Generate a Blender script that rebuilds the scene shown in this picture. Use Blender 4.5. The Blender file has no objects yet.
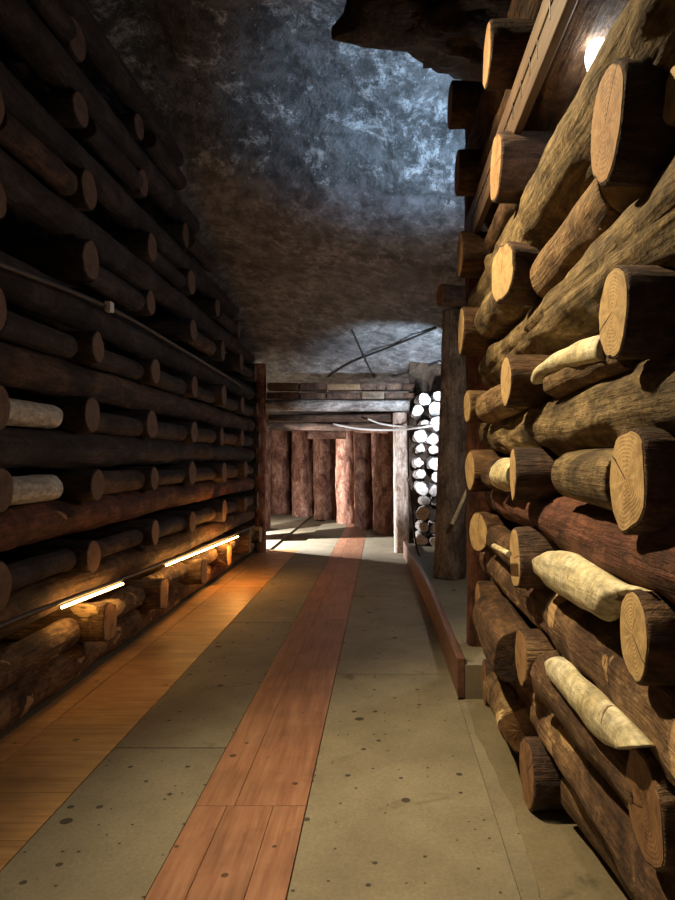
import bpy, math, random
from mathutils import Vector, Matrix, noise

F = 680.0; VX = 383.0; VY = 458.0; H = 1.5
S = bpy.context.scene
C = S.collection

# ------------------------------------------------------------------ helpers
def link(name, me, mat=None, parent=None):
    o = bpy.data.objects.new(name, me); C.objects.link(o)
    if mat is not None: me.materials.append(mat)
    if parent is not None: o.parent = parent
    return o
def tag(o, label, cat, group=None):
    o['label'] = label; o['category'] = cat
    if group: o['group'] = group
    return o
def structure(o):
    o['kind'] = 'structure'; return o
def mesh(name, v, f, smooth=True):
    me = bpy.data.meshes.new(name); me.from_pydata(v, [], f); me.validate(); me.update()
    if smooth: me.polygons.foreach_set('use_smooth', [True]*len(me.polygons))
    return me
def frame(p, q, roll=0.0):
    """matrix that takes local +Z onto p->q with its origin in p"""
    d = (Vector(q)-Vector(p)); L = d.length
    m = d.to_track_quat('Z', 'Y').to_matrix().to_4x4() @ Matrix.Rotation(roll, 4, 'Z')
    m.translation = Vector(p)
    return m, L

# ------------------------------------------------------------------ materials
def new_mat(name):
    m = bpy.data.materials.new(name); m.use_nodes = True
    nt = m.node_tree; b = nt.nodes['Principled BSDF']
    return m, nt, b
def N(nt, t, **k):
    n = nt.nodes.new(t)
    for a, v in k.items():
        if a in n.inputs: n.inputs[a].default_value = v
        else: setattr(n, a, v)
    return n
def ramp(nt, fac, stops):
    r = nt.nodes.new('ShaderNodeValToRGB')
    e = r.color_ramp.elements
    while len(e) < len(stops): e.new(0.5)
    for i, (p, c) in enumerate(stops):
        e[i].position = p
        e[i].color = (*c, 1) if not isinstance(c, float) else (c, c, c, 1)
    nt.links.new(fac, r.inputs[0])
    return r.outputs[0]
def mix(nt, fac, a, b, mode='MIX'):
    m = nt.nodes.new('ShaderNodeMix'); m.data_type = 'RGBA'; m.blend_type = mode
    for s, v in ((0, fac), (6, a), (7, b)):
        if hasattr(v, 'node'): nt.links.new(v, m.inputs[s])
        else: m.inputs[s].default_value = v if s == 0 else (*v, 1)
    return m.outputs[2]
def math_n(nt, op, a, b=None):
    m = nt.nodes.new('ShaderNodeMath'); m.operation = op
    for s, v in ((0, a), (1, b)):
        if v is None: continue
        if hasattr(v, 'node'): nt.links.new(v, m.inputs[s])
        else: m.inputs[s].default_value = v
    return m.outputs[0]
def coords(nt, scale=(1, 1, 1), kind='Object', rnd=True):
    tc = nt.nodes.new('ShaderNodeTexCoord'); mp = nt.nodes.new('ShaderNodeMapping')
    mp.inputs['Scale'].default_value = scale
    nt.links.new(tc.outputs[kind], mp.inputs['Vector'])
    if rnd:
        oi = nt.nodes.new('ShaderNodeObjectInfo')
        sc = math_n(nt, 'MULTIPLY', oi.outputs['Random'], 37.0)
        cx = nt.nodes.new('ShaderNodeCombineXYZ'); nt.links.new(sc, cx.inputs[0]); nt.links.new(sc, cx.inputs[2])
        nt.links.new(cx.outputs[0], mp.inputs['Location'])
    return mp.outputs[0]
def noise_t(nt, vec, scale, detail=6, rough=.6, dist=0.0):
    n = N(nt, 'ShaderNodeTexNoise', Scale=scale, Detail=detail, Roughness=rough, Distortion=dist)
    nt.links.new(vec, n.inputs['Vector']); return n.outputs['Fac']
def bump(nt, b, h, s, d=.01):
    bp = N(nt, 'ShaderNodeBump', Strength=s, Distance=d)
    nt.links.new(h, bp.inputs['Height']); nt.links.new(bp.outputs[0], b.inputs['Normal'])

def bark(name, dark, mid, light, patch=None, pthr=.62, rough=.85, bs=.6, fibre=9.0, along='z'):
    m, nt, b = new_mat(name)
    v1 = coords(nt, (1, 1, .55)); v2 = coords(nt, (fibre, fibre, .8) if along == 'z' else (fibre, .8, fibre))
    n1 = noise_t(nt, v1, 6, 8, .7, .6); n2 = noise_t(nt, v2, 6, 6, .6)
    col = ramp(nt, n1, [(.37, dark), (.5, mid), (.64, light)])
    st = ramp(nt, n2, [(.34, .40), (.60, 1.0)])
    col = mix(nt, .75, col, st, 'MULTIPLY')
    n4 = noise_t(nt, coords(nt, (1, 1, .7)), 32, 5, .7)
    col = mix(nt, .7, col, ramp(nt, n4, [(.38, .45), (.58, 1.0)]), 'MULTIPLY')
    n5 = noise_t(nt, coords(nt, (1, 1, .8)), 3.0, 4, .6, 1.2)
    col = mix(nt, ramp(nt, n5, [(.60, 0.0), (.68, .55)]), col, dark)
    if patch:
        n3 = noise_t(nt, coords(nt, (1, 1, .7)), 4.3, 5, .55, .8)
        f = ramp(nt, n3, [(pthr, 0.0), (pthr+.03, 1.0)])
        col = mix(nt, f, col, patch)
    nt.links.new(col, b.inputs['Base Color'])
    b.inputs['Roughness'].default_value = rough
    h = math_n(nt, 'ADD', math_n(nt, 'ADD', math_n(nt, 'MULTIPLY', n1, 1.3), n2), math_n(nt, 'MULTIPLY', n4, .5))
    bump(nt, b, h, min(1, bs*1.5), .02)
    return m
M = {}
M['olive']  = bark('bark_olive', (.06, .036, .014), (.21, .145, .062), (.44, .32, .15), None)
M['brown']  = bark('bark_brown', (.04, .018, .008), (.13, .065, .028), (.27, .15, .07), None)
M['tan']    = bark('bark_tan', (.11, .055, .02), (.31, .19, .085), (.46, .31, .15), (.06, .03, .012), .66)
M['red']    = bark('bark_red', (.05, .016, .01), (.15, .052, .03), (.28, .11, .06), (.42, .22, .1), .66)
M['worn']   = bark('bark_worn', (.05, .022, .012), (.17, .09, .045), (.38, .24, .12), (.50, .33, .16), .60)
M['cream']  = bark('wood_peeled', (.74, .62, .33), (.86, .77, .48), (.92, .85, .6), (.16, .08, .03), .64, .7, .3, 4)
M['split']  = bark('wood_split', (.76, .66, .38), (.86, .78, .50), (.93, .87, .64), (.13, .06, .025), .61, .7, .3, 5, 'y')
M['shadebark'] = bark('bark_shaded', (.016, .010, .011), (.042, .030, .030), (.09, .066, .062), None)  # darkened bark: the left wall's shade is put into the colour
M['white']  = bark('wood_chalky', (.55, .52, .45), (.72, .69, .62), (.82, .80, .74), (.20, .15, .1), .70, .7, .25, 4)
M['dark']   = bark('bark_dark', (.03, .017, .012), (.10, .055, .038), (.20, .12, .08), None)
M['post']   = bark('wood_post', (.06, .042, .032), (.17, .125, .09), (.29, .22, .165), None, bs=.4, fibre=14)
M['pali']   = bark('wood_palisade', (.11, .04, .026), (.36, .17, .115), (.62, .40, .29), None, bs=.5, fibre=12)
M['grey']   = bark('wood_grey', (.14, .12, .12), (.38, .35, .34), (.62, .6, .6), None)
M['drybark']= bark('bark_shred', (.06, .03, .015), (.22, .13, .06), (.42, .29, .14), (.7, .52, .27), .62)

def cutwood(name, base, ring, stain, sfac=.55):
    m, nt, b = new_mat(name)
    v = coords(nt, (1, 1, 1), 'UV', False)
    tc = nt.nodes.new('ShaderNodeVectorMath'); tc.operation = 'LENGTH'; nt.links.new(v, tc.inputs[0])
    vo = coords(nt, (1, 1, 1))
    nz = noise_t(nt, vo, 9, 5, .6)
    r = math_n(nt, 'ADD', tc.outputs['Value'], math_n(nt, 'MULTIPLY', nz, .30))
    w = math_n(nt, 'SINE', math_n(nt, 'MULTIPLY', r, 74.0))
    w = math_n(nt, 'MULTIPLY', math_n(nt, 'ADD', w, 1.0), .5)
    col = mix(nt, math_n(nt, 'MULTIPLY', w, .25), base, ring)
    # heartwood, stains
    hw = ramp(nt, r, [(.15, 1.0), (.75, 0.0)])
    col = mix(nt, math_n(nt, 'MULTIPLY', hw, .35), col, stain)
    f2 = ramp(nt, noise_t(nt, vo, 9, 6, .7), [(.52, 0.0), (.66, 1.0)])
    f3 = ramp(nt, noise_t(nt, vo, 22, 6, .75), [(.40, .72), (.58, 1.0)]); col = mix(nt, 1.0, col, f3, 'MULTIPLY')
    col = mix(nt, math_n(nt, 'MULTIPLY', f2, sfac), col, (stain[0]*.45, stain[1]*.4, stain[2]*.4))
    # radial drying cracks
    sp = nt.nodes.new('ShaderNodeSeparateXYZ'); nt.links.new(v, sp.inputs[0])
    an = math_n(nt, 'ARCTAN2', sp.outputs[1], sp.outputs[0])
    oi = nt.nodes.new('ShaderNodeObjectInfo')
    an = math_n(nt, 'ADD', an, math_n(nt, 'MULTIPLY', oi.outputs['Random'], 40.0))
    an = math_n(nt, 'ADD', an, math_n(nt, 'MULTIPLY', noise_t(nt, vo, 14, 2), .25))
    c = math_n(nt, 'ABSOLUTE', math_n(nt, 'SINE', math_n(nt, 'MULTIPLY', an, .5)))
    c = math_n(nt, 'MULTIPLY', c, math_n(nt, 'ADD', tc.outputs['Value'], .02))
    cr = ramp(nt, c, [(.006, 1.0), (.014, 0.0)])
    col = mix(nt, cr, col, (.05, .022, .008))
    # bark rim
    rim = ramp(nt, tc.outputs['Value'], [(.95, 0.0), (.99, 1.0)])
    col = mix(nt, rim, col, (.09, .045, .02))
    nt.links.new(col, b.inputs['Base Color']); b.inputs['Roughness'].default_value = .75
    bump(nt, b, math_n(nt, 'SUBTRACT', w, math_n(nt, 'MULTIPLY', cr, 4.0)), .25, .002)
    return m
M['cut'] = cutwood('cut_fresh', (.60, .42, .20), (.50, .33, .14), (.46, .27, .10))
M['cutold'] = cutwood('cut_weathered', (.40, .235, .105), (.31, .17, .07), (.22, .1, .045), .85)
M['cutdim'] = cutwood('cut_brown', (.30, .16, .075), (.23, .115, .05), (.18, .08, .035), .7)
M['cutshade'] = cutwood('cut_shaded', (.16, .095, .06), (.13, .073, .045), (.12, .06, .04), .7)  # darker cut faces carry the left wall's shade in their colour
M['cutgrey'] = cutwood('cut_pale', (.72, .68, .66), (.6, .56, .53), (.45, .4, .37), .5)

def plank_mat(name, a, b_, c, axis=1, gloss=.5):
    m, nt, b = new_mat(name)
    sc = [16, 16, 16]; sc[axis] = 1.1
    v = coords(nt, tuple(sc)); n1 = noise_t(nt, v, 2.2, 6, .6); n2 = noise_t(nt, coords(nt), 3.0, 5, .6)
    col = ramp(nt, n1, [(.3, a), (.5, b_), (.72, c)])
    f = ramp(nt, n2, [(.35, .62), (.6, 1.0)]); col = mix(nt, .7, col, f, 'MULTIPLY')
    oi = nt.nodes.new('ShaderNodeObjectInfo')
    t = ramp(nt, oi.outputs['Random'], [(0, .84), (1, 1.0)]); col = mix(nt, 1.0, col, t, 'MULTIPLY')
    vo = N(nt, 'ShaderNodeTexVoronoi', voronoi_dimensions='2D', Scale=4.2); nt.links.new(coords(nt), vo.inputs['Vector'])
    sp = nt.nodes.new('ShaderNodeSeparateColor'); nt.links.new(vo.outputs['Color'], sp.inputs[0])
    d = math_n(nt, 'MULTIPLY', math_n(nt, 'LESS_THAN', vo.outputs['Distance'], math_n(nt, 'MULTIPLY', sp.outputs[1], .075)), math_n(nt, 'LESS_THAN', sp.outputs[0], .3))
    col = mix(nt, math_n(nt, 'MULTIPLY', d, .8), col, (.03, .018, .01))
    n7 = noise_t(nt, coords(nt, rnd=False), 5.0, 6, .65, 1.0); col = mix(nt, ramp(nt, n7, [(.58, 0.0), (.72, .55)]), col, (a[0]*.5, a[1]*.5, a[2]*.5))
    nt.links.new(col, b.inputs['Base Color']); b.inputs['Roughness'].default_value = gloss
    bump(nt, b, n1, .2, .003); return m
M['boardred'] = plank_mat('board_red', (.26, .115, .065), (.36, .175, .10), (.44, .24, .145))
M['boardyel'] = plank_mat('board_honey', (.38, .20, .075), (.52, .29, .115), (.62, .37, .165), 0)
M['kerb'] = plank_mat('board_kerb', (.13, .055, .038), (.20, .095, .068), (.27, .15, .105))
M['glarepost'] = bark('wood_glare_post', (.32, .22, .17), (.62, .48, .40), (.80, .70, .62), None, bs=.4, fibre=12)  # bright lamplight on the doorway post is put into this pale colour
M['kerbdark'] = plank_mat('board_kerb_dark', (.10, .06, .03), (.19, .115, .06), (.27, .18, .1))

def slab_mat(name, a, c, dots=True):
    m, nt, b = new_mat(name)
    v = coords(nt, rnd=False)
    n1 = noise_t(nt, v, 1.6, 8, .65); n2 = noise_t(nt, v, 60, 4, .7)
    col = ramp(nt, n1, [(.32, a), (.68, c)])
    col = mix(nt, .55, col, ramp(nt, n2, [(.35, .6), (.65, 1.0)]), 'MULTIPLY')
    ns = noise_t(nt, v, 2.3, 6, .6, 1.0); col = mix(nt, ramp(nt, ns, [(.60, 0.0), (.70, .6)]), col, (.05, .042, .025))
    if dots:
        for sc, lo, dens in ((3.4, .045, .42), (7.5, .05, .30), (15, .05, .3)):
            vo = N(nt, 'ShaderNodeTexVoronoi', voronoi_dimensions='2D', Scale=sc); nt.links.new(v, vo.inputs['Vector'])
            dd = math_n(nt, 'ADD', vo.outputs['Distance'], math_n(nt, 'MULTIPLY', noise_t(nt, v, 40, 2), .02))
            sp = nt.nodes.new('ShaderNodeSeparateColor'); nt.links.new(vo.outputs['Color'], sp.inputs[0])
            size = math_n(nt, 'MULTIPLY', sp.outputs[1], lo*2.5)
            hit = math_n(nt, 'LESS_THAN', dd, size)
            on = math_n(nt, 'LESS_THAN', sp.outputs[0], dens)
            col = mix(nt, math_n(nt, 'MULTIPLY', math_n(nt, 'MULTIPLY', hit, on), .85), col, (.018, .013, .01))
        n3 = noise_t(nt, v, 110, 2, .5)
        col = mix(nt, ramp(nt, n3, [(.76, 0.0), (.79, .7)]), col, (.55, .52, .45))
    nt.links.new(col, b.inputs['Base Color']); b.inputs['Roughness'].default_value = .8
    bump(nt, b, n2, .25, .003); return m
M['slab'] = slab_mat('slab_olive', (.185, .162, .112), (.30, .268, .185))
M['ground'] = slab_mat('ground_earth', (.15, .125, .075), (.25, .21, .13), False)

def rock_mat(name, a, c, hi, bs=1.0):
    m, nt, b = new_mat(name)
    v = coords(nt, rnd=False)
    n1 = noise_t(nt, v, 1.6, 9, .68, .3); n2 = noise_t(nt, v, 6, 8, .75, .2)
    col = ramp(nt, n1, [(.33, a), (.66, c)])
    col = mix(nt, .8, col, ramp(nt, n2, [(.40, .22), (.60, 1.0)]), 'MULTIPLY')
    # white salt veins and crystal speckles
    n3 = noise_t(nt, v, .9, 9, .75, .5)
    vein = math_n(nt, 'ABSOLUTE', math_n(nt, 'SUBTRACT', n3, .5))
    vm = math_n(nt, 'MULTIPLY', ramp(nt, vein, [(.0, 1.0), (.03, 0.0)]), ramp(nt, n2, [(.45, 0.0), (.6, 1.0)]))
    col = mix(nt, math_n(nt, 'MULTIPLY', vm, .8), col, hi)
    n4 = noise_t(nt, v, 34, 3, .7)
    col = mix(nt, ramp(nt, n4, [(.66, 0.0), (.72, .75)]), col, hi)
    nt.links.new(col, b.inputs['Base Color']); b.inputs['Roughness'].default_value = .7
    bump(nt, b, math_n(nt, 'ADD', math_n(nt, 'MULTIPLY', n1, 2.0), n2), bs, .06); return m
M['rock'] = rock_mat('rock_salt', (.13, .13, .135), (.30, .30, .31), (.8, .82, .85))
M['slate'] = rock_mat('rock_smooth', (.11, .10, .108), (.26, .25, .26), (.36, .36, .38), .4)
M['rockbrown'] = rock_mat('rock_brown', (.035, .022, .014), (.10, .062, .038), (.16, .1, .07))

def plain(name, c, rough=.5, metal=0, emit=None, es=0):
    m, nt, b = new_mat(name)
    b.inputs['Base Color'].default_value = (*c, 1); b.inputs['Roughness'].default_value = rough
    b.inputs['Metallic'].default_value = metal
    if emit: b.inputs['Emission Color'].default_value = (*emit, 1); b.inputs['Emission Strength'].default_value = es
    return m
M['cable'] = plain('cable_black', (.02, .018, .018), .5)
M['cablewhite'] = plain('cable_pale', (.62, .6, .58), .5)
M['conduit'] = plain('conduit_grey', (.045, .04, .045), .6)
M['clip'] = plain('plastic_pale', (.62, .62, .66), .5)
M['metal'] = plain('lamp_metal', (.08, .08, .08), .4, .8)
M['led'] = plain('led_glow', (.9, .7, .4), .5, 0, (1, .55, .16), 34)
M['bulb'] = plain('bulb_glow', (1, 1, 1), .5, 0, (1, .97, .9), 30)
M['tray'] = plank_mat('tray_wood', (.06, .035, .02), (.12, .075, .045), (.20, .135, .085), 1)

# ------------------------------------------------------------------ shapes
def radial(seed, ang, z, r, rough, square, L):
    n = noise.noise(Vector((math.cos(ang)*.9+seed*7.3, math.sin(ang)*.9, z*1.4)))*.17*rough
    n += noise.noise(Vector((math.cos(ang)*2.6+seed*3.1, math.sin(ang)*2.6, z*5.0)))*.08*rough
    n += noise.noise(Vector((math.cos(ang)*6+seed*1.7, math.sin(ang)*6, z*6.0)))*.035*rough
    s = 1.0
    if square:
        s = (abs(math.cos(ang))**6+abs(math.sin(ang))**6)**(-1/6); s = 1+(s-1)*square
    return r*(1+n)*s
def smooth(a, b, t):
    t = max(0, min(1, (t-a)/(b-a))); return t*t*(3-2*t)
def log_obj(name, p, q, r0, r1, mat, cut='cut', seed=None, rough=1.0, square=0.0, bend=.0, ends=(0,), knots=0,
            seg=30, roll=0.0, wedge=None, groove=None, point=0.0):
    """log from p to q; ends lists which ends carry a sawn face part (0 = p, 1 = q)"""
    if seed is None: seed = random.random()*50
    m, L = frame(p, q, roll)
    rnd = random.Random(int(seed*997))
    kn = [(rnd.uniform(0, 2*math.pi), rnd.uniform(.1, .9)*L, rnd.uniform(.03, .055), rnd.uniform(.012, .03)) for _ in range(knots)]
    ba = rnd.uniform(0, 6.28)
    n = max(6, int(L/.045)); n = min(n, 110)
    zs = [0, .003, .012]+[.012+(L-.024)*i/n for i in range(1, n)]+[L-.012, L-.003, L]
    sh = [.955, .985, 1.0]+[1.0]*(n-1)+[1.0, .985, .955]
    def off(z):
        t = z/L; a = bend*math.sin(math.pi*t)
        w = bend*.35*math.sin(2*math.pi*t+seed)-bend*.35*math.sin(seed)
        return a*math.cos(ba)+w*math.sin(ba), a*math.sin(ba)-w*math.cos(ba)
    def rad(a, z):
        t = z/L; r = radial(seed, a, z, r0+(r1-r0)*t, rough, square, L)
        for ka, kz, ks, kh in kn:
            da = math.atan2(math.sin(a-ka), math.cos(a-ka))*r; dd = (da*da+(z-kz)**2)/(ks*ks)
            if dd < 6: r += kh*math.exp(-dd)
        if wedge:      # (angle, amount): the piece thins towards its far end like a split billet
            r *= 1-wedge[1]*max(0, math.cos(a-wedge[0]))*t
        if point:      # both ends thin out like a split splinter, the far one most
            r *= 1-point*smooth(.62, 1.0, t)
        if groove:
            da = math.atan2(math.sin(a-groove-.12*math.sin(z*1.7+seed)), math.cos(a-groove-.12*math.sin(z*1.7+seed)))
            r -= .016*math.exp(-(da/.07)**2)
        return r
    V = []; Fc = []
    for z, s in zip(zs, sh):
        ox, oy = off(z)
        for k in range(seg):
            a = 2*math.pi*k/seg; r = rad(a, z)*s
            V.append((ox+r*math.cos(a), oy+r*math.sin(a), z))
    R = len(zs)
    for i in range(R-1):
        for k in range(seg):
            a = i*seg+k; b = i*seg+(k+1) % seg
            Fc.append((a, b, b+seg, a+seg))
    Fc.append(tuple(range(seg-1, -1, -1))); Fc.append(tuple((R-1)*seg+k for k in range(seg)))
    me = mesh(name, V, Fc); me.polygons[-1].use_smooth = False; me.polygons[-2].use_smooth = False
    o = link(name, me, M[mat]); o.matrix_world = m
    for e in ends:
        z0 = 0.0 if e == 0 else L; sg = -1 if e == 0 else 1
        ox, oy = off(z0); v = []; uv = []; fc = []
        v.append((ox, oy, z0+sg*.003)); uv.append((0, 0)); rr = (.35, .7, .96)
        for ri, q_ in enumerate(rr):
            for k in range(seg):
                a = 2*math.pi*k/seg; r = rad(a, z0)*.96*q_
                dz = .003+rnd.uniform(-.0008, .0008) if q_ < .9 else .0022
                v.append((ox+r*math.cos(a), oy+r*math.sin(a), z0+sg*dz)); uv.append((q_*math.cos(a), q_*math.sin(a)))
        base = len(v)
        for k in range(seg):
            a = 2*math.pi*k/seg; r = rad(a, z0)*.945
            v.append((ox+r*math.cos(a), oy+r*math.sin(a), z0-sg*.004)); uv.append((math.cos(a), math.sin(a)))
        for k in range(seg):
            k2 = (k+1) % seg
            fc.append((0, 1+k, 1+k2) if sg > 0 else (0, 1+k2, 1+k))
            for ri in range(3):
                a, b, c, d = 1+ri*seg+k, 1+ri*seg+k2, 1+(ri+1)*seg+k2, 1+(ri+1)*seg+k
                fc.append((a, d, c, b) if sg > 0 else (a, b, c, d))
        cm = bpy.data.meshes.new('cut_face'); cm.from_pydata(v, [], fc); cm.update()
        ul = cm.uv_layers.new(name='UVMap')
        for lp in cm.loops: ul.data[lp.index].uv = uv[lp.vertex_index]
        link('cut_face', cm, M[cut], o)
    return o
def box_mesh(name, x0, x1, y0, y1, z0, z1, bev=.004, wob=0.0):
    import bmesh
    bm = bmesh.new(); bmesh.ops.create_cube(bm, size=1)
    for v in bm.verts:
        v.co = Vector(((v.co.x)*(x1-x0), (v.co.y)*(y1-y0), (v.co.z)*(z1-z0)))
    if wob:
        for v in bm.verts: v.co += Vector((random.uniform(-wob, wob), random.uniform(-wob, wob), 0))
    if bev: bmesh.ops.bevel(bm, geom=bm.edges[:], offset=bev, segments=2, affect='EDGES', profile=.6)
    me = bpy.data.meshes.new(name); bm.to_mesh(me); bm.free(); return me
def box(name, x0, x1, y0, y1, z0, z1, mat, parent=None, bev=.004, wob=0.0):
    o = link(name, box_mesh(name, x0, x1, y0, y1, z0, z1, bev, wob), M[mat], parent)
    c = Vector(((x0+x1)/2, (y0+y1)/2, (z0+z1)/2))
    o.location = c if parent is None else c-parent.location
    return o
def tube(name, pts, r, mat, parent=None, seg=10, sub=6):
    P = [Vector(p) for p in pts]; Q = []
    for i in range(len(P)-1):
        a = P[max(i-1, 0)]; b = P[i]; c = P[i+1]; d = P[min(i+2, len(P)-1)]
        for k in range(sub):
            t = k/sub
            Q.append(.5*((2*b)+(c-a)*t+(2*a-5*b+4*c-d)*t*t+(3*b-a-3*c+d)*t**3))
    Q.append(P[-1]); o0 = Q[0].copy(); V = []; Fc = []
    for i, q in enumerate(Q):
        t = (Q[min(i+1, len(Q)-1)]-Q[max(i-1, 0)]).normalized()
        up = Vector((0, 0, 1)) if abs(t.z) < .95 else Vector((1, 0, 0))
        s = t.cross(up).normalized(); u = s.cross(t)
        for k in range(seg):
            a = 2*math.pi*k/seg; V.append(tuple(q-o0+s*r*math.cos(a)+u*r*math.sin(a)))
    for i in range(len(Q)-1):
        for k in range(seg):
            a = i*seg+k; b = i*seg+(k+1) % seg; Fc.append((a, b, b+seg, a+seg))
    Fc.append(tuple(range(seg-1, -1, -1))); Fc.append(tuple((len(Q)-1)*seg+k for k in range(seg)))
    o = link(name, mesh(name, V, Fc), M[mat], parent)
    o.location = o0 if parent is None else o0-parent.location
    return o
def at(px, py, d):
    return Vector(((px-VX)*d/F, d, H+(VY-py)*d/F))
ROW = ['lowest', 'second from the floor', 'third from the floor', 'fourth from the floor', 'fifth from the floor',
       'sixth from the floor', 'seventh from the floor', 'eighth from the floor', 'ninth from the floor']
ORD = ['first', 'second', 'third', 'fourth', 'fifth', 'sixth', 'seventh', 'eighth', 'ninth']

random.seed(11)
# ------------------------------------------------------------------ ground
FLOOR_END = 22.0
structure(box('floor', -8.1, 3.2, -1.2, FLOOR_END, -.20, -.03, 'ground', bev=0))
# walkway slabs of two grey strips
def slab_strip(x0, x1, cuts, rightwob=False):
    for a, b in zip(cuts[:-1], cuts[1:]):
        o = box('floor', x0, x1, a+.004, b-.004, -.03, 0, 'slab', bev=.003); structure(o)
slab_strip(-1.388, -.813, [-.9, 1.0, 3.52, 6.2, 8.9, 11.6, 14.3, 17.0, 19.7, 22.0])
slab_strip(-.327, .47, [-.9, 2.0, 4.72, 7.4, 10.1, 12.8, 15.5, 18.2, 22.0])
def wavy(y): return .545+.035*noise.noise(Vector((y*1.3, 4, 0)))+.018*noise.noise(Vector((y*5, 9, 0)))-.05*smooth(3.2, 4.2, y)
ys = [-.9+k*.04 for k in range(129)]
V = [(wavy(y), y, 0) for y in ys]+[(.4705, y, 0) for y in ys]+[(wavy(y), y, -.03) for y in ys]; n = len(ys)
Fc = [(k, k+1, n+k+1, n+k) for k in range(n-1)]+[(k, 2*n+k, 2*n+k+1, k+1) for k in range(n-1)]
structure(link('floor', mesh('floor', V, Fc, False), M['slab']))
structure(box('floor', .505, 3.1, -.9, 4.25, -.03, -.006, 'ground', bev=.003))
structure(box('floor', -4.1, -2.04, -.9, 11.2, -.03, -.004, 'ground', bev=.003))
structure(box('floor', -8, -1.87, 11.22, 22, -.03, -.001, 'slab', bev=.003))
# centre boards
def board(x0, x1, y0, y1, label, mat='boardred', group='lengthwise boards down the middle of the walkway'):
    tag(box('walkway_board', x0+.001, x1-.001, y0+.0015, y1-.0015, -.03, .002, mat, bev=.002), label, 'board', group)
board(-.810, -.672, -.8, 2.93, 'reddish floor board at the near left edge of the middle strip')
board(-.672, -.472, -.8, 2.93, 'reddish floor board in the middle strip, centre one of three nearest')
board(-.472, -.330, -.8, 2.93, 'narrow reddish floor board at the near right edge of the middle strip')
w = [(-.810, -.640), (-.640, -.330)]
cuts = [2.93, 6.3, 9.6, 13.2, 17.5, 22.0]
dist = ['nearest past the cross joint', 'second past the cross joint', 'third past the cross joint, near the doorway', 'just beyond the doorway', 'farthest away']
for i in range(5):
    board(w[0][0], w[0][1], cuts[i], cuts[i+1], 'narrow left reddish board of the middle strip, '+dist[i])
    board(w[1][0], w[1][1], cuts[i], cuts[i+1], 'wide right reddish board of the middle strip, '+dist[i])
# cross boards
y = 1.0; i = 0
while y < 11.1:
    wd = .128
    o = box('cross_board', -1.866, -1.392, y+.0006, y+wd-.0006, -.03, .001+random.uniform(-.0005, .0005), 'boardyel', bev=.0012)
    tag(o, 'honey coloured cross board of the strip beside the left wall', 'board', 'honey cross boards along the left wall'); y += wd
# left edge boards
for i, (a, b) in enumerate([(-.5, 3.3), (3.3, 6.9), (6.9, 10.7)]):
    tag(box('edge_board', -2.03, -1.870, a+.003, b-.003, -.03, .006, 'boardyel', bev=.004),
        ['plain edge board at the foot of left wall, nearest', 'plain edge board at the foot of left wall, middle length', 'plain edge board at foot of left wall, lit orange far end'][i], 'board')
# right kerb and platform
PLZ = .19
pts = [(.52, 4.30), (.50, 6.5), (.44, 8.4), (.36, 10.4)]
def kerb_mesh(pts, t, z0, z1):
    V = []; Fc = []
    for x, y in pts:
        V += [(x-t, y, z0), (x, y, z0), (x, y, z1), (x-t, y, z1)]
    for i in range(len(pts)-1):
        for k in range(4): Fc.append((i*4+k, i*4+(k+1) % 4, i*4+4+(k+1) % 4, i*4+4+k))
    Fc.append((0, 3, 2, 1)); n = (len(pts)-1)*4; Fc.append((n, n+1, n+2, n+3))
    return V, Fc
V, Fc = kerb_mesh(pts, .05, -.02, .235)
o = link('kerb_board', mesh('kerb_board', V, Fc, False), M['kerb']); bv = o.modifiers.new('b', 'BEVEL'); bv.width = .006; bv.segments = 2
tag(o, 'reddish board on edge holding back the raised platform on the right', 'kerb')
V = [(x, y, PLZ) for x, y in pts]+[(3.1, 10.4, PLZ), (3.1, 4.30, PLZ)]
V += [(a, b, -.03) for a, b, c in V]; n = 6
Fc = [tuple(range(n)), tuple(range(2*n-1, n-1, -1))]+[(k, k+n, (k+1) % n+n, (k+1) % n) for k in range(n)]
structure(link('floor', mesh('floor', V, [tuple(reversed(f)) for f in Fc], False), M['slab']))

# ------------------------------------------------------------------ rock shell
def smooth(a, b, t):
    t = max(0, min(1, (t-a)/(b-a))); return t*t*(3-2*t)
PROF = [(-1.5, 4.3), (2, 4.9), (4.2, 5.35), (5.6, 5.25), (6.3, 4.85), (6.9, 4.22), (7.3, 4.02), (8.5, 3.72), (10.4, 3.2), (11.6, 2.86), (12.4, 2.72), (22.5, 2.62)]
def prof(y):
    for (a, za), (b, zb) in zip(PROF[:-1], PROF[1:]):
        if y <= b: return za+(zb-za)*(y-a)/(b-a)
    return PROF[-1][1]
def grid(name, fn, nu, nv, mat, flip=False):
    V = [fn(i/nu, j/nv) for j in range(nv+1) for i in range(nu+1)]; Fc = []
    for j in range(nv):
        for i in range(nu):
            a = j*(nu+1)+i; f = (a, a+1, a+nu+2, a+nu+1); Fc.append(f[::-1] if flip else f)
    return structure(link(name, mesh(name, V, Fc), M[mat]))
def fbm(x, y, z, o=5): return noise.fractal(Vector((x, y, z)), .8, 2.1, o)
def ceil_z(x, y):
    yy = y+.28*fbm(x*.5, 3, 0, 3)+.10*x
    z = prof(yy)-.10*(x+.3)*smooth(2, 6, y)*(1-smooth(10, 12, y))
    am = .16 if yy < 7 else .05
    z += am*fbm(x*.8, y*.8, 5)
    if x < -2.0: z -= .35*(-2.0-x)*(1-smooth(8.5, 11.5, y))
    return z
def ceil_part(y0, y1, mat, nv):
    grid('ceiling', lambda u, v: (lambda x, y: (x, y, ceil_z(x, y)))(-4.2+7.4*u, y0+(y1-y0)*v), 130, nv, mat, True)
ceil_part(-1.3, 7.0, 'rock', 150)
ceil_part(7.0, 22.2, 'slate', 160)
structure(box('ceiling', -8, -4.15, 10.9, 22.2, 2.7, 2.85, 'rockbrown', bev=0))
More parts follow.
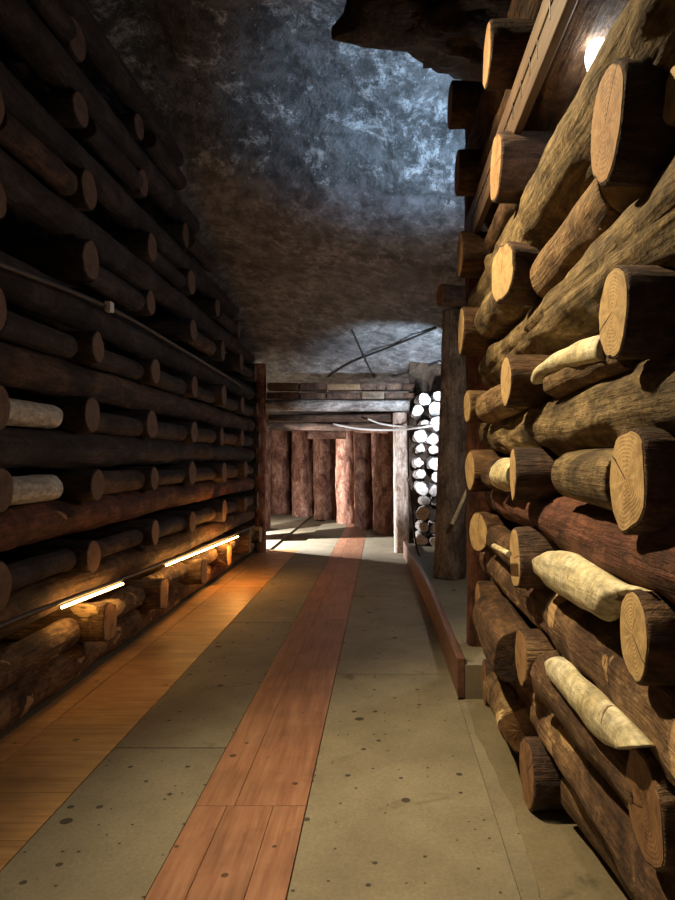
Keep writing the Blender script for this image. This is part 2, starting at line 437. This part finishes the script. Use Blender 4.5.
structure(box('wall_left', -8, -2.05, 11.05, 11.2, -.03, 3.0, 'rockbrown', bev=0))
def wallfn(x, y0, y1, z0, z1, am, k):
    return lambda u, v: (x+am*fbm(k, (y0+(y1-y0)*u)*.7, (z0+(z1-z0)*v)*.7), y0+(y1-y0)*u, z0+(z1-z0)*v)
grid('wall_left', wallfn(-2.95, -1.3, 11.0, -.1, 5.6, .15, 3), 90, 40, 'rockbrown', False)
grid('wall_right', wallfn(1.75, -1.3, 22.2, -.1, 5.6, .12, 8), 120, 40, 'rockbrown', True)
grid('wall_left', wallfn(-7.8, 11.0, 22.2, -.1, 3.2, .08, 5), 60, 20, 'rockbrown', False)
grid('wall_back', lambda u, v: (-8+11.2*u, 21.6+.15*fbm(u*5, 2, v*2), -.1+3.2*v), 50, 20, 'rockbrown', False)
# brown rock overhang above the right wall
def over(u, v):
    th = math.pi*(v); ph = 2*math.pi*u
    d = Vector((math.sin(th)*math.cos(ph), math.sin(th)*math.sin(ph), math.cos(th)))
    k = 1+.28*noise.fractal(d*1.7+Vector((9, 2, 1)), .8, 2.1, 5)+.05*noise.fractal(d*7, .8, 2.1, 4)
    return (d.x*1.45*k, d.y*.75*k, d.z*.62*k)
nu, nv = 90, 50; V = [over(i/nu, j/nv) for j in range(nv+1) for i in range(nu)]; Fc = []
for j in range(nv):
    for i in range(nu): Fc.append((j*nu+i, (j+1)*nu+i, (j+1)*nu+(i+1) % nu, j*nu+(i+1) % nu))
o = link('rock_overhang', mesh('rock_overhang', V, Fc), M['rockbrown']); o.location = (1.42, 4.75, 4.75); o.name = 'ceiling'; structure(o)

# ------------------------------------------------------------------ right wall
COLN = {'A': 'near', 'B': 'middle', 'C': 'far'}
DEP = {'A': 1.70, 'B': 2.95, 'C': 4.20}
# (column, pixel x and y of the sawn face, radius, bark, face)
STUBS = [
 ('A', 606, 125, .150, 'dark', 'cutold'), ('A', 613, 312, .112, 'dark', 'cut'), ('A', 627, 480, .128, 'brown', 'cut'), ('A', 633, 634, .112, 'brown', 'cut'), ('A', 644, 808, .135, 'worn', 'cutdim'),
 ('B', 487, 56, .128, 'dark', 'cutold'), ('B', 496, 166, .140, 'dark', 'cutold'), ('B', 502, 273, .132, 'dark', 'cut'), ('B', 506, 382, .110, 'brown', 'cut'), ('B', 513, 474, .116, 'dark', 'cut'), ('B', 515, 558, .136, 'dark', 'cut'), ('B', 521, 657, .128, 'worn', 'cutold'), ('B', 527, 774, .152, 'dark', 'cutdim'),
 ('C', 450, 104, .130, 'brown', 'cutdim'), ('C', 457, 174, .135, 'brown', 'cutdim'), ('C', 460, 255, .128, 'brown', 'cutold'), ('C', 461, 332, .145, 'brown', 'cut'), ('C', 467, 407, .100, 'tan', 'cut'), ('C', 470, 470, .118, 'brown', 'cut'), ('C', 478, 532, .122, 'brown', 'cut'), ('C', 478, 607, .150, 'brown', 'cutold'), ('C', 484, 683, .125, 'dark', 'cutdim'),
]
YAW = {('B', 273): .22, ('C', 532): .38, ('C', 470): .12, ('C', 407): .1, ('A', 634): -.04, ('B', 474): -.08, ('A', 806): .08}
byc = {c: sorted([s for s in STUBS if s[0] == c], key=lambda s: -s[2]) for c in 'ABC'}
look = {'cut': 'pale sawn log end', 'cutold': 'weathered brown log end', 'cutdim': 'dull brown log end'}
for c in 'ABC':
    for i, (_, px, py, r, bk, cf) in enumerate(byc[c]):
        p = at(px, py, DEP[c]); ln = 1.0
        yaw = YAW.get((c, py), random.uniform(-.03, .03))
        q = p+Vector((ln, yaw, random.uniform(-.02, .02)))
        o = log_obj('crosswise_log', p, q, r, r*1.0, bk, cf, rough=.9, roll=random.uniform(0, 6), knots=1, square=.15 if i % 3 == 0 else 0)
        tag(o, f'{look[cf]}, {ROW[i] if c != "A" else ORD[i]+" up"}, in the {COLN[c]} column of the right wall', 'log', 'log ends sticking out of the right wall')
# small log end cut off by the right frame edge
p = at(673, 96, 1.52); o = log_obj('crosswise_log', p, p+Vector((.9, 0, 0)), .062, .062, 'tan', 'cut', knots=0)
tag(o, 'thin pale log end at the top right frame edge beside thick weathered one', 'log', 'log ends sticking out of the right wall')

# long logs: y pixel at px 675 gives slope, centre x, z
LONG = [ # x, z, r near, r far, material, knots, y0, y1, bend
 (.80, .36, .13, .125, 'worn', 3, .9, 4.35, .01, 'brown rough long log just above the ground beside the floor'),
 (.78, .83, .145, .12, 'worn', 4, .7, 4.55, .02, 'dark stained long log of the right wall below the eye level cream pieces'),
 (.78, 1.255, .135, .10, 'red', 4, .7, 4.60, .02, 'reddish long log of the right wall with pale torn bark patches'),
 (.79, 1.655, .135, .125, 'olive', 5, .6, 4.62, .015, 'mossy knobbly long log of the right wall just above the horizon'),
 (.79, 2.085, .155, .13, 'olive', 2, .6, 4.60, .015, 'smooth olive long log of the right wall with one long straight crack'),
 (.735, 2.555, .17, .135, 'olive', 5, .6, 4.60, .03, 'thick bulging long log of the right wall left of the bright lamp'),
 (.74, 3.03, .15, .14, 'brown', 3, .6, 4.62, .02, 'brown long log behind the wooden cable tray at the top right'),
 (.70, 3.50, .15, .14, 'brown', 3, .8, 4.62, .02, 'topmost brown long log of the right wall under the overhang'),
]
for x, z, ra, rb, mt, kn, y0, y1, bd, lb in LONG:
    o = log_obj('long_log', (x, y0, z), (x-.02, y1, z+.0), ra, rb, mt, 'cutdim', rough=1.15, bend=bd, knots=kn, ends=(0, 1), seg=64, groove=-.25 if z == 2.085 else None)
    tag(o, lb, 'log', 'long logs of the right wall')
# short logs filling the gaps between columns: from pixel/depth at the far and near end
def short(p, q, r0, r1, mt, label, cut='cut', **k):
    o = log_obj('short_log', p, q, r0, r1, mt, cut, **k); return tag(o, label, 'log', 'short logs filling gaps between the columns')
X = .72
short((.70, 2.78, 2.24), (.70, 1.90, 2.27), .105, .100, 'tan', 'tan short log with dark blotches, between thick near end and middle column', ends=(0, 1), knots=1, rough=.6)
short((.70, 2.66, 1.80), (.69, 1.84, 1.80), .070, .060, 'drybark', 'split pale short log with torn bark beside the orange near end', ends=(0,), rough=1.6)
def splinter(stations, ox, oy, sc, X0, ax, mat, seed, label, cat='billet', seg=20, sub=5):
    rows = []
    for ux, uy, lx, ly in stations:
        pr = []
        for a, b in ((ux, uy), (lx, ly)):
            px, py = ox+a/sc, oy+b/sc; d = X0*F/(px-VX); pr.append(Vector((X0, d, H+(VY-py)*d/F)))
        rows.append(pr)
    full = []
    for k in range(len(rows)-1):
        for q_ in range(sub):
            t = q_/sub; full.append((rows[k][0].lerp(rows[k+1][0], t), rows[k][1].lerp(rows[k+1][1], t)))
    full.append(tuple(rows[-1])); V = []; Fc = []; c0 = full[len(full)//2][0].copy()
    for u, l in full:
        m_ = (u+l)/2; h_ = (u-l)/2; a_ = min(ax, h_.length*.9)+.004
        for k in range(seg):
            th = 2*math.pi*k/seg; p_ = m_+h_*math.cos(th)+Vector((-1, 0, 0))*a_*math.sin(th)
            nn = noise.noise(p_*8+Vector((seed, 0, 0)))*.008+noise.noise(Vector((p_.x*40, p_.y*9, p_.z*40+seed)))*.003
            n_ = (p_-m_).normalized() if (p_-m_).length > 1e-5 else Vector((-1, 0, 0)); V.append(tuple(p_+n_*nn-c0))
    for r_ in range(len(full)-1):
        for k in range(seg):
            a = r_*seg+k; b = r_*seg+(k+1) % seg; Fc.append((a, b, b+seg, a+seg))
    Fc.append(tuple(range(seg-1, -1, -1))); Fc.append(tuple((len(full)-1)*seg+k for k in range(seg)))
    o = link('split_billet', mesh('split_billet', V, Fc), M[mat]); o.location = c0
    o.data.polygons[-1].use_smooth = False; o.data.polygons[-2].use_smooth = False
    return tag(o, label, cat)
splinter([(305, 466, 301, 497), (325, 442, 315, 495), (370, 408, 345, 470), (420, 384, 400, 455), (465, 364, 450, 450), (500, 362, 500, 440)], 425, 200, 2.7, .645, .04, 'split', 3, 'bright yellow split piece lying on the torn short log')
short((.70, 2.50, 1.44), (.70, 1.86, 1.43), .085, .098, 'olive', 'mossy short log running into back of the eye level pale end', ends=(0,), rough=.5, cut='cutold')
splinter([(332, 418, 320, 440), (344, 406, 318, 475), (385, 408, 345, 510), (430, 430, 400, 543), (475, 460, 450, 572), (512, 482, 500, 598), (535, 492, 520, 565), (570, 503, 562, 522), (616, 515, 615, 518)],
         425, 400, 2.7, .655, .05, 'split', 9, 'cream peeled log piece with small dark holes, tapering to a point', 'billet')
short((.72, 2.78, .60), (.79, 1.78, .59), .12, .135, 'worn', 'brown cracked short log under the lower cream split piece', cut='cutold', ends=(0, 1), rough=1.0)
splinter([(360, 152, 343, 185), (385, 168, 346, 210), (410, 198, 378, 250), (450, 232, 415, 300), (500, 280, 455, 352), (548, 328, 498, 394), (585, 370, 522, 402), (606, 393, 530, 404)],
         425, 600, 2.7, .64, .035, 'split', 5, 'cream split piece lying slanted on the lower brown short log')
short((.86, 2.80, .155), (1.0, 1.60, .165), .145, .165, 'worn', 'dusty short log on the ground at the near foot of right wall', cut='cutold', ends=(0,))
# between far and middle column
short((.66, 4.05, 2.30), (.66, 3.12, 2.30), .11, .115, 'olive', 'mossy short log in sixth row between far and middle columns, right wall', ends=(0,))
short((.64, 4.06, 1.80), (.64, 3.10, 1.80), .095, .085, 'tan', 'tan rounded short log in fifth row between far and middle columns', ends=(1,))
short((.67, 4.05, 1.40), (.66, 3.66, 1.41), .088, .09, 'brown', 'brown short log in fourth row right of the far column', ends=(1,))
short((.65, 3.62, 1.415), (.64, 3.12, 1.42), .085, .08, 'cream', 'short log with flaking cream face behind a narrow pale end', ends=(0,), rough=.5)
short((.69, 4.05, 1.02), (.68, 3.12, 1.03), .08, .08, 'brown', 'brown short log in third row between far and middle columns', ends=(1,))
short((.64, 4.02, .58), (.62, 3.10, .60), .125, .125, 'brown', 'thick brown short log in second row between far and middle columns', ends=(0,), cut='cutold')
short((.655, 3.86, .205), (.64, 3.14, .24), .085, .105, 'drybark', 'rough short log tilted low between the far and middle columns', ends=(1,), cut='cutold')
short((.70, 4.05, 2.78), (.70, 3.12, 2.78), .10, .10, 'brown', 'brown short log in seventh row between far and middle columns', ends=(1,), cut='cutdim')
short((.68, 4.05, 3.24), (.68, 3.12, 3.24), .10, .10, 'brown', 'brown short log in eighth row between far and middle columns', ends=(1,), cut='cutdim')
# small stick wedged between the ends
o = log_obj('stick', at(494, 546, 3.15), at(509, 554, 2.86), .013, .013, 'cut' if False else 'cream', 'cut', rough=.3, seg=12)
tag(o, 'thin pale stick wedged beside a narrow pale log end', 'stick')
# cable tray of two rails tied with cord
tray = bpy.data.objects.new('cable_tray', None); C.objects.link(tray); tray.location = (.565, 2.2, 2.9)
tag(tray, 'wooden cable tray with cord ties climbing along the top of right wall', 'cable tray')
for (dz, th) in ((-.02, .115), (.108, .085)):
    me = box_mesh('rail', 0, .035, 0, 3.2, 0, th, .006); o = link('rail', me, M['tray'], tray); o.location = (.0, 0.75, dz+th/2-.02)
for k in range(20):
    me = box_mesh('cord_tie', 0, .040, 0, .010, 0, .07, .003); o = link('cord_tie', me, M['cable'], tray)
    o.location = (.0, -.85+k*.15+random.uniform(-.03, .03), random.choice((.06, .05, .07)))
# lamp behind the thick log
lamp = bpy.data.objects.new('wall_lamp', None); C.objects.link(lamp); lamp.location = at(588, 57, 2.34)+Vector((.04, 0, 0))
tag(lamp, 'small glaring white lamp behind the thick bulging log', 'lamp')
def sphere_mesh(name, r, sx=1, sz=1, nu=24, nv=14):
    V = []; Fc = []
    for j in range(nv+1):
        th = math.pi*j/nv
        for i in range(nu):
            ph = 2*math.pi*i/nu; V.append((r*sx*math.sin(th)*math.cos(ph), r*math.sin(th)*math.sin(ph), r*sz*math.cos(th)))
    for j in range(nv):
        for i in range(nu): Fc.append((j*nu+i, (j+1)*nu+i, (j+1)*nu+(i+1) % nu, j*nu+(i+1) % nu))
    return mesh(name, V, Fc)
link('bulb', sphere_mesh('bulb', .048, 1, 1.5), M['bulb'], lamp)
o = link('lamp_base', box_mesh('lamp_base', 0, .07, 0, .07, 0, .10, .01), M['metal'], lamp); o.location = (.0, 0, -.115)

# post that closes the end of the right wall and braces
o = log_obj('end_post', (.68, 4.80, -.02+PLZ), (.66, 4.80, 4.05), .085, .08, 'red', 'cutdim', square=.6, ends=())
tag(o, 'reddish upright post at the far end of the right log wall', 'post')
# more stubs of the same wall behind the far column
# ------------------------------------------------------------------ tall post
p = Vector((.73, 7.45, PLZ-.005)); q = Vector((.83, 7.55, 3.12))
o = log_obj('timber_post', p, q, .165, .150, 'post', 'cutdim', rough=.45, square=.55, ends=(1,), knots=2, roll=.3, seg=40)
tag(o, 'tall grey brown timber post standing on the raised platform', 'post')
o = log_obj('cap_timber', (.62, 7.40, 3.27), (1.65, 7.7, 3.25), .12, .11, 'dark', 'cutdim', rough=.8, square=.5)
tag(o, 'dark cross timber lying on top of the tall post', 'timber')
o = log_obj('stake', at(452, 524, 7.2), at(470, 484, 7.2), .022, .018, 'cream', 'cut', seg=12, rough=.3)
tag(o, 'thin pale stake leaning against the tall post', 'stake')

# ------------------------------------------------------------------ left wall
LD = [3.38, 4.50, 5.70, 6.90, 8.10, 9.30, 10.4]
LZ = [.40, .87, 1.34, 1.77, 2.23, 2.80, 3.28, 3.78, 4.26]
LX = -1.90
for ci, d in enumerate(LD):
    for ri, z in enumerate(LZ):
        if ci == 0 and ri == 0: continue
        if z > ceil_z(-2.3, d)-.32: continue
        sq = .75 if (ri == 0) else 0
        r = .115+random.uniform(-.012, .018)
        if ri == 0: r = .125
        x = LX+random.uniform(-.03, .03)+(.06 if ri == 0 else 0)-.03*max(0, ri-4)
        zz = z+random.uniform(-.02, .02)-(.06 if (ri == 0 and ci > 1) else 0)
        mt = 'worn' if ri == 0 else 'shadebark'
        o = log_obj('crosswise_log', (x, d+random.uniform(-.04, .04), zz), (x-.82, d, zz), r, r, mt, 'cutshade' if ri > 0 else 'cutold',
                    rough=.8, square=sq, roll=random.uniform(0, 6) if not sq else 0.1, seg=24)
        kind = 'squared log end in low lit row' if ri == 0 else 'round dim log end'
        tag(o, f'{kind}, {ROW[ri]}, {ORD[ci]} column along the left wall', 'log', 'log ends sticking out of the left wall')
    # short logs between
    if ci+1 < len(LD):
        for ri, z in enumerate(LZ):
            if z > ceil_z(-1.9, d)-.3: continue
            if ri > 4 and (ci+ri) % 2: continue
            mt = random.choice(['shadebark', 'shadebark', 'dark'])
            lab = f'dim short log, {ROW[ri]} row, between {ORD[ci]} and {ORD[ci+1]} columns, left wall'
            r = random.uniform(.068, .085)
            if ci == 0 and ri == 3: mt = 'white'; lab = 'white peeled short log at the left frame edge, upper of two'; r = .075
            if ci == 0 and ri == 2: mt = 'white'; lab = 'half white short log at left frame edge, lower of two'; r = .078
            if ri == 0: mt = 'worn'; r = .095
            y0 = d+.15-(.5 if ci == 0 and ri == 0 else 0); y1 = LD[ci+1]-.14
            if ci == 0 and ri in (2, 3): y1 = 4.16
            o = log_obj('short_log', (-2.03, y1, z-.02), (-2.03, y0, z-.02), r, r, mt, 'cutdim', rough=.7, seg=22, ends=())
            tag(o, lab, 'log', 'short logs filling gaps of the left wall')
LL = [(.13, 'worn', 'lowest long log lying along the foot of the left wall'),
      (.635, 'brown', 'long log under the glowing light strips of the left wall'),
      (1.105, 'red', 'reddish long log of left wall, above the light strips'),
      (1.555, 'shadebark', 'dim long log of left wall between the two white short logs'),
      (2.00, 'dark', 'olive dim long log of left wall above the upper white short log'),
      (2.52, 'shadebark', 'dark long log of left wall behind the grey conduit'),
      (3.04, 'shadebark', 'brown long log of the left wall above the grey conduit'),
      (3.53, 'shadebark', 'dark long log high in the left wall, third from its top'),
      (4.02, 'shadebark', 'second highest dark long log of the left wall, ending early'),
      (4.50, 'shadebark', 'topmost dark long log of the left wall')]
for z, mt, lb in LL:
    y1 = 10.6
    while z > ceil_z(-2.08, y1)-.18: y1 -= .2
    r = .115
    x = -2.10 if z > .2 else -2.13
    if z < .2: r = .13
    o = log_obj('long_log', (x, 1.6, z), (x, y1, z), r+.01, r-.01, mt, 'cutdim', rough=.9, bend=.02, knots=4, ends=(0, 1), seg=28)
    tag(o, lb, 'log', 'long logs of the left wall')
# conduit and clip
o = tube('conduit', [at(-30, 252, 3.1), at(0, 264, 3.37)+Vector((0, 0, 0)), at(108, 307, 4.72), at(170, 342, 6.1), at(231, 379, 8.5), at(243, 388, 9.5)], .013, 'conduit')
tag(o, 'thin grey conduit running along the dark left wall', 'conduit')
p = at(108, 307, 4.70); tag(box('junction_box', p.x-.012, p.x+.03, p.y-.035, p.y+.035, p.z-.035, p.z+.035, 'clip', bev=.006), 'tiny white junction box on the conduit of the left wall', 'junction box')
# light strips with their rail
rail = tube('light_rail', [at(-40, 645, 3.0), at(0, 626, 3.38), at(60, 602, 4.05), at(120, 580, 4.95), at(165, 562, 6.0), at(235, 534, 8.8), at(254, 526, 10.1)], .014, 'conduit')
tag(rail, 'thin grey rail carrying the glowing strips along the left wall', 'rail')
for (a, b, lb) in (((60, 604, 4.05), (121, 581, 4.97), 'nearer glowing amber light strip on the left wall'), ((165, 563, 6.0), (237, 535, 8.9), 'farther glowing amber light strip on the left wall')):
    p, q = at(*a), at(*b)
    s = tube('light_strip', [p+Vector((.012, 0, -.020)), (p+q)/2+Vector((.012, 0, -.020)), q+Vector((.012, 0, -.020))], .009, 'led', sub=10)
    tag(s, lb, 'light strip')

# ------------------------------------------------------------------ doorway
dd = 10.85
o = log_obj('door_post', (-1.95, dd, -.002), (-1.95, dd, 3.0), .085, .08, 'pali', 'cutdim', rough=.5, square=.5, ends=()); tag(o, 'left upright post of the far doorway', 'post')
o = log_obj('door_post', (.30, dd, -.002), (.27, dd, 2.22), .12, .11, 'glarepost', 'cutdim', rough=.5, square=.5, ends=()); tag(o, 'right upright post of the far doorway, brightly lit', 'post')
o = log_obj('lintel_log', (-1.86, dd-.02, 2.34), (.42, dd-.02, 2.33), .095, .085, 'grey', 'cutgrey', rough=.6, ends=(1,), knots=2); tag(o, 'pale round log laid across the top of the far doorway', 'lintel')
o = log_obj('lintel_log', (-1.86, dd+.25, 2.14), (.15, dd+.25, 2.16), .06, .06, 'dark', 'cutdim', rough=.8, ends=()); tag(o, 'thin dark log just below the pale doorway lintel', 'lintel')
x = -1.84; k = 0
while x < .38:
    wd = random.uniform(.28, .55)
    for lv in range(2):
        o = box('packing_block', x, x+wd-.015, dd-.12+random.uniform(-.05, .05), dd+.2, 2.43+lv*.135+random.uniform(0, .02), 2.545+lv*.135+random.uniform(-.02, .02), random.choice(['dark', 'kerbdark', 'tray', 'dark']), bev=.02, wob=.015)
        tag(o, f'timber packing block, {["lower", "upper"][lv]} course, {ORD[k]} from the left above the doorway', 'block', 'packing blocks above the doorway')
    x += wd; k += 1
# inner beams
for (x0, x1, y, z, r, lb) in ((-2.2, .25, 12.6, 2.10, .09, 'dark inner beam behind the doorway, nearest'), (-1.5, -.75, 13.6, 1.98, .10, 'short hanging inner log left of centre behind the doorway'),
                          (-.55, .10, 12.9, 2.06, .09, 'short pale inner log right of centre behind the doorway'), (-3.4, .3, 14.4, 2.25, .12, 'inner beam resting on the upright logs')):
    o = log_obj('inner_beam', (x0, y, z), (x1, y, z), r, r, 'pali' if 'short' in lb else 'dark', 'cutdim', ends=(0, 1)); tag(o, lb, 'beam')
# palisade
PAL = [(279, 514, 438, 21), (301.5, 517, 433, 22), (324.5, 520, 433, 23), (345, 524, 433, 18.5), (363.5, 529, 433, 19), (384, 535, 432, 20)]
for i, (px, yb, yt, wpx) in enumerate(PAL):
    d = 1020/(yb-VY); p = at(px, yb, d); z1 = H+(VY-yt)*d/F+.30; r = wpx*d/F/2
    o = log_obj('palisade_log', (p.x, d+r*.9, -.002), (p.x+random.uniform(-.05, .05), d+r*.9, z1), r*.94, r*.9, 'pali', 'cutdim', rough=.8, square=.35, knots=3, roll=random.uniform(0, 6), ends=())
    tag(o, f'thick upright log behind the doorway, {ORD[i]} from the left', 'log', 'upright logs behind the doorway')
for i, (px, d) in enumerate([(258, 19.2), (290.5, 18.4), (313, 17.6), (335.5, 16.6), (354.5, 15.6), (374, 14.5), (398, 13.0)]):
    x = (px-VX)*d/F
    o = log_obj('palisade_log', (x, d+.95, -.002), (x, d+.95, 2.4), .25, .25, 'pali', 'cutdim', rough=.8, square=.3, ends=())
    tag(o, f'shaded upright log set back in the row behind the doorway, {ORD[i]} from the left', 'log', 'upright logs behind the doorway')
# posts on the left beyond the doorway, light falls between them
for i, d in enumerate([12.5, 12.83, 13.85, 14.18, 14.51]):
    o = log_obj('side_post', (-2.55, d, -.002), (-2.55, d, 2.5), .15, .15, 'pali', 'cutdim', rough=.6, ends=())
    tag(o, f'side post beyond the doorway on the left, {ORD[i]} in depth', 'post', 'side posts beyond the doorway')
# cables, then shadow lines modelled on the far ceiling
o = tube('cable', [at(333, 424, 10.7), at(360, 429, 10.6), at(395, 430, 10.4), at(430, 426, 9.2), at(470, 418, 8.5)], .016, 'cablewhite'); tag(o, 'pale cable sagging below the doorway lintel, lower of two', 'cable')
o = tube('cable', [at(368, 419, 10.7), at(382, 424, 10.6), at(405, 426.5, 10.3), at(432, 424, 9.2), at(470, 414, 8.5)], .014, 'cablewhite'); tag(o, 'pale cable sagging below the doorway lintel, upper of two', 'cable')
o = tube('cable', [at(408, 478, 9.4), at(412, 505, 9.4), at(416, 545, 9.2), at(424, 562, 9.0), at(440, 572, 8.6)], .014, 'cable'); tag(o, 'dark cable hanging down in front of the bright log stack', 'cable')
def hit(px, py):
    d = 4.0
    while d < 20 and H+(VY-py)*d/F < ceil_z((px-VX)*d/F, d)-.03: d += .02
    return at(px, py, d)
def ceil_shadow_line(pts, r, lb): tag(tube('cable', [hit(*p) for p in pts], r, 'cable'), lb, 'cable')  # dark tubes laid on the ceiling stand in for thin shadow lines
ceil_shadow_line([(328, 377), (352, 362), (395, 345), (436, 328)], .016, 'dark tube as a shadow line crossing the far ceiling towards the tall post')
ceil_shadow_line([(392, 377), (412, 371), (440, 361)], .022, 'dark tube as a shadow line on the bright ceiling patch, right of lintel')
ceil_shadow_line([(352, 330), (362, 352), (374, 378)], .012, 'thin dark tube as a lengthwise shadow line on the far ceiling')

# ------------------------------------------------------------------ bright stack of logs on the right
protos = []
k = 0
for r in range(12):
    for c in range(6):
        if c == 5 and r % 2: continue
        x = .555+c*.19+(.05 if r % 2 else 0)+random.uniform(-.035, .035)
        z = PLZ+.085+r*.172*1.12
        rr = random.uniform(.062, .102); y = 10.15+random.uniform(-.25, .15)
        o = log_obj('stacked_log', (x, y, z+random.uniform(-.03, .03)), (x+random.uniform(-.05, .05), y+.6, z), rr, rr, 'grey', 'cutgrey', rough=2.2, ends=(0,), seg=18)
        tag(o, f'pale log in the bright stack by doorway, {ORD[c]} from left, row {["one","two","three","four","five","six","seven","eight","nine","ten","eleven","twelve"][r]} up', 'log', 'logs of the bright stack beside the doorway')
# wall filling beside the stack
structure(box('wall_right', .42, 1.75, 10.85, 10.97, -.03, 3.2, 'rockbrown', bev=0))

# ------------------------------------------------------------------ lights
def spot(name, loc, target, watts, col, ang, blend=.5, rad=.05):
    l = bpy.data.lights.new(name, 'SPOT'); l.energy = watts; l.color = col; l.spot_size = math.radians(ang); l.spot_blend = blend; l.shadow_soft_size = rad
    o = bpy.data.objects.new(name, l); C.objects.link(o); o.location = loc
    o.rotation_euler = (Vector(target)-Vector(loc)).to_track_quat('-Z', 'Y').to_euler(); return o
def point(name, loc, watts, col, rad=.05):
    l = bpy.data.lights.new(name, 'POINT'); l.energy = watts; l.color = col; l.shadow_soft_size = rad
    o = bpy.data.objects.new(name, l); C.objects.link(o); o.location = loc; return o
WARM = (1, .76, .44)
spot('warm_spotlight', (-1.15, 3.1, 4.05), (.75, 2.65, 1.25), 740, WARM, 84, .85, .06)
spot('overhead_fill', (-.15, 2.3, 4.3), (-.25, 2.0, 0), 175, (1, .83, .60), 58, 1, .15)  # added overhead fill that brightens the near floor, no fixture
spot('rear_fill', (-.4, -.9, 3.0), (-.3, 2.6, 0), 7, (1, .80, .52), 70, 1, .3)  # weak unseen fill added behind the camera
point('amber_lamp', (-1.70, 8.0, .50), 17, (1, .40, .08), .03)
point('amber_lamp', (-1.72, 5.9, .50), 1.2, (1, .42, .08), .03)
point('amber_lamp', (-1.72, 4.6, .66), 1.2, (1, .42, .08), .03)
spot('blue_spotlight', (1.15, 5.2, 2.9), (.40, 6.5, 4.8), 420, (.46, .72, 1.0), 70, 1, .05)
point('recess_fill', (1.15, 5.5, 2.2), 42, (1, .84, .72), .08)  # fill added to brighten the platform and tall post
spot('cool_lamp', (.60, 8.10, 1.7), (.30, 10.8, 2.0), 520, (.86, .92, 1.0), 66, .6, .05)
spot('cool_ceiling_fill', (.78, 9.2, 2.1), (.45, 10.4, 3.1), 200, (.66, .86, 1.0), 80, .5, .04)  # extra unseen light added to brighten the far ceiling patch
spot('white_side_lamp', (-3.5, 12.15, 1.05), (-1.2, 13.0, .1), 3000, (1, .94, .90), 120, .6, .04)
point('chamber_fill', (-3.3, 15.6, 1.0), 80, (1, .80, .66), .08)  # unseen fill added to brighten the palisade logs
w = bpy.data.worlds.new('world'); S.world = w; w.use_nodes = True
w.node_tree.nodes['Background'].inputs[0].default_value = (.60, .50, .72, 1); w.node_tree.nodes['Background'].inputs[1].default_value = .05

# ------------------------------------------------------------------ camera
cam = bpy.data.cameras.new('camera'); co = bpy.data.objects.new('camera', cam); C.objects.link(co)
co.location = (0, 0, H); co.rotation_euler = (math.radians(90), 0, 0)
cam.sensor_width = 36; cam.sensor_fit = 'AUTO'; cam.lens = F/900*36
cam.shift_x = -(VX-337.5)/900; cam.shift_y = (VY-450)/900
cam.clip_start = .02
S.camera = co
S.view_settings.view_transform = 'Standard'; S.view_settings.look = 'None'
S.view_settings.exposure = 0; S.view_settings.gamma = 1; S.view_settings.use_curve_mapping = False
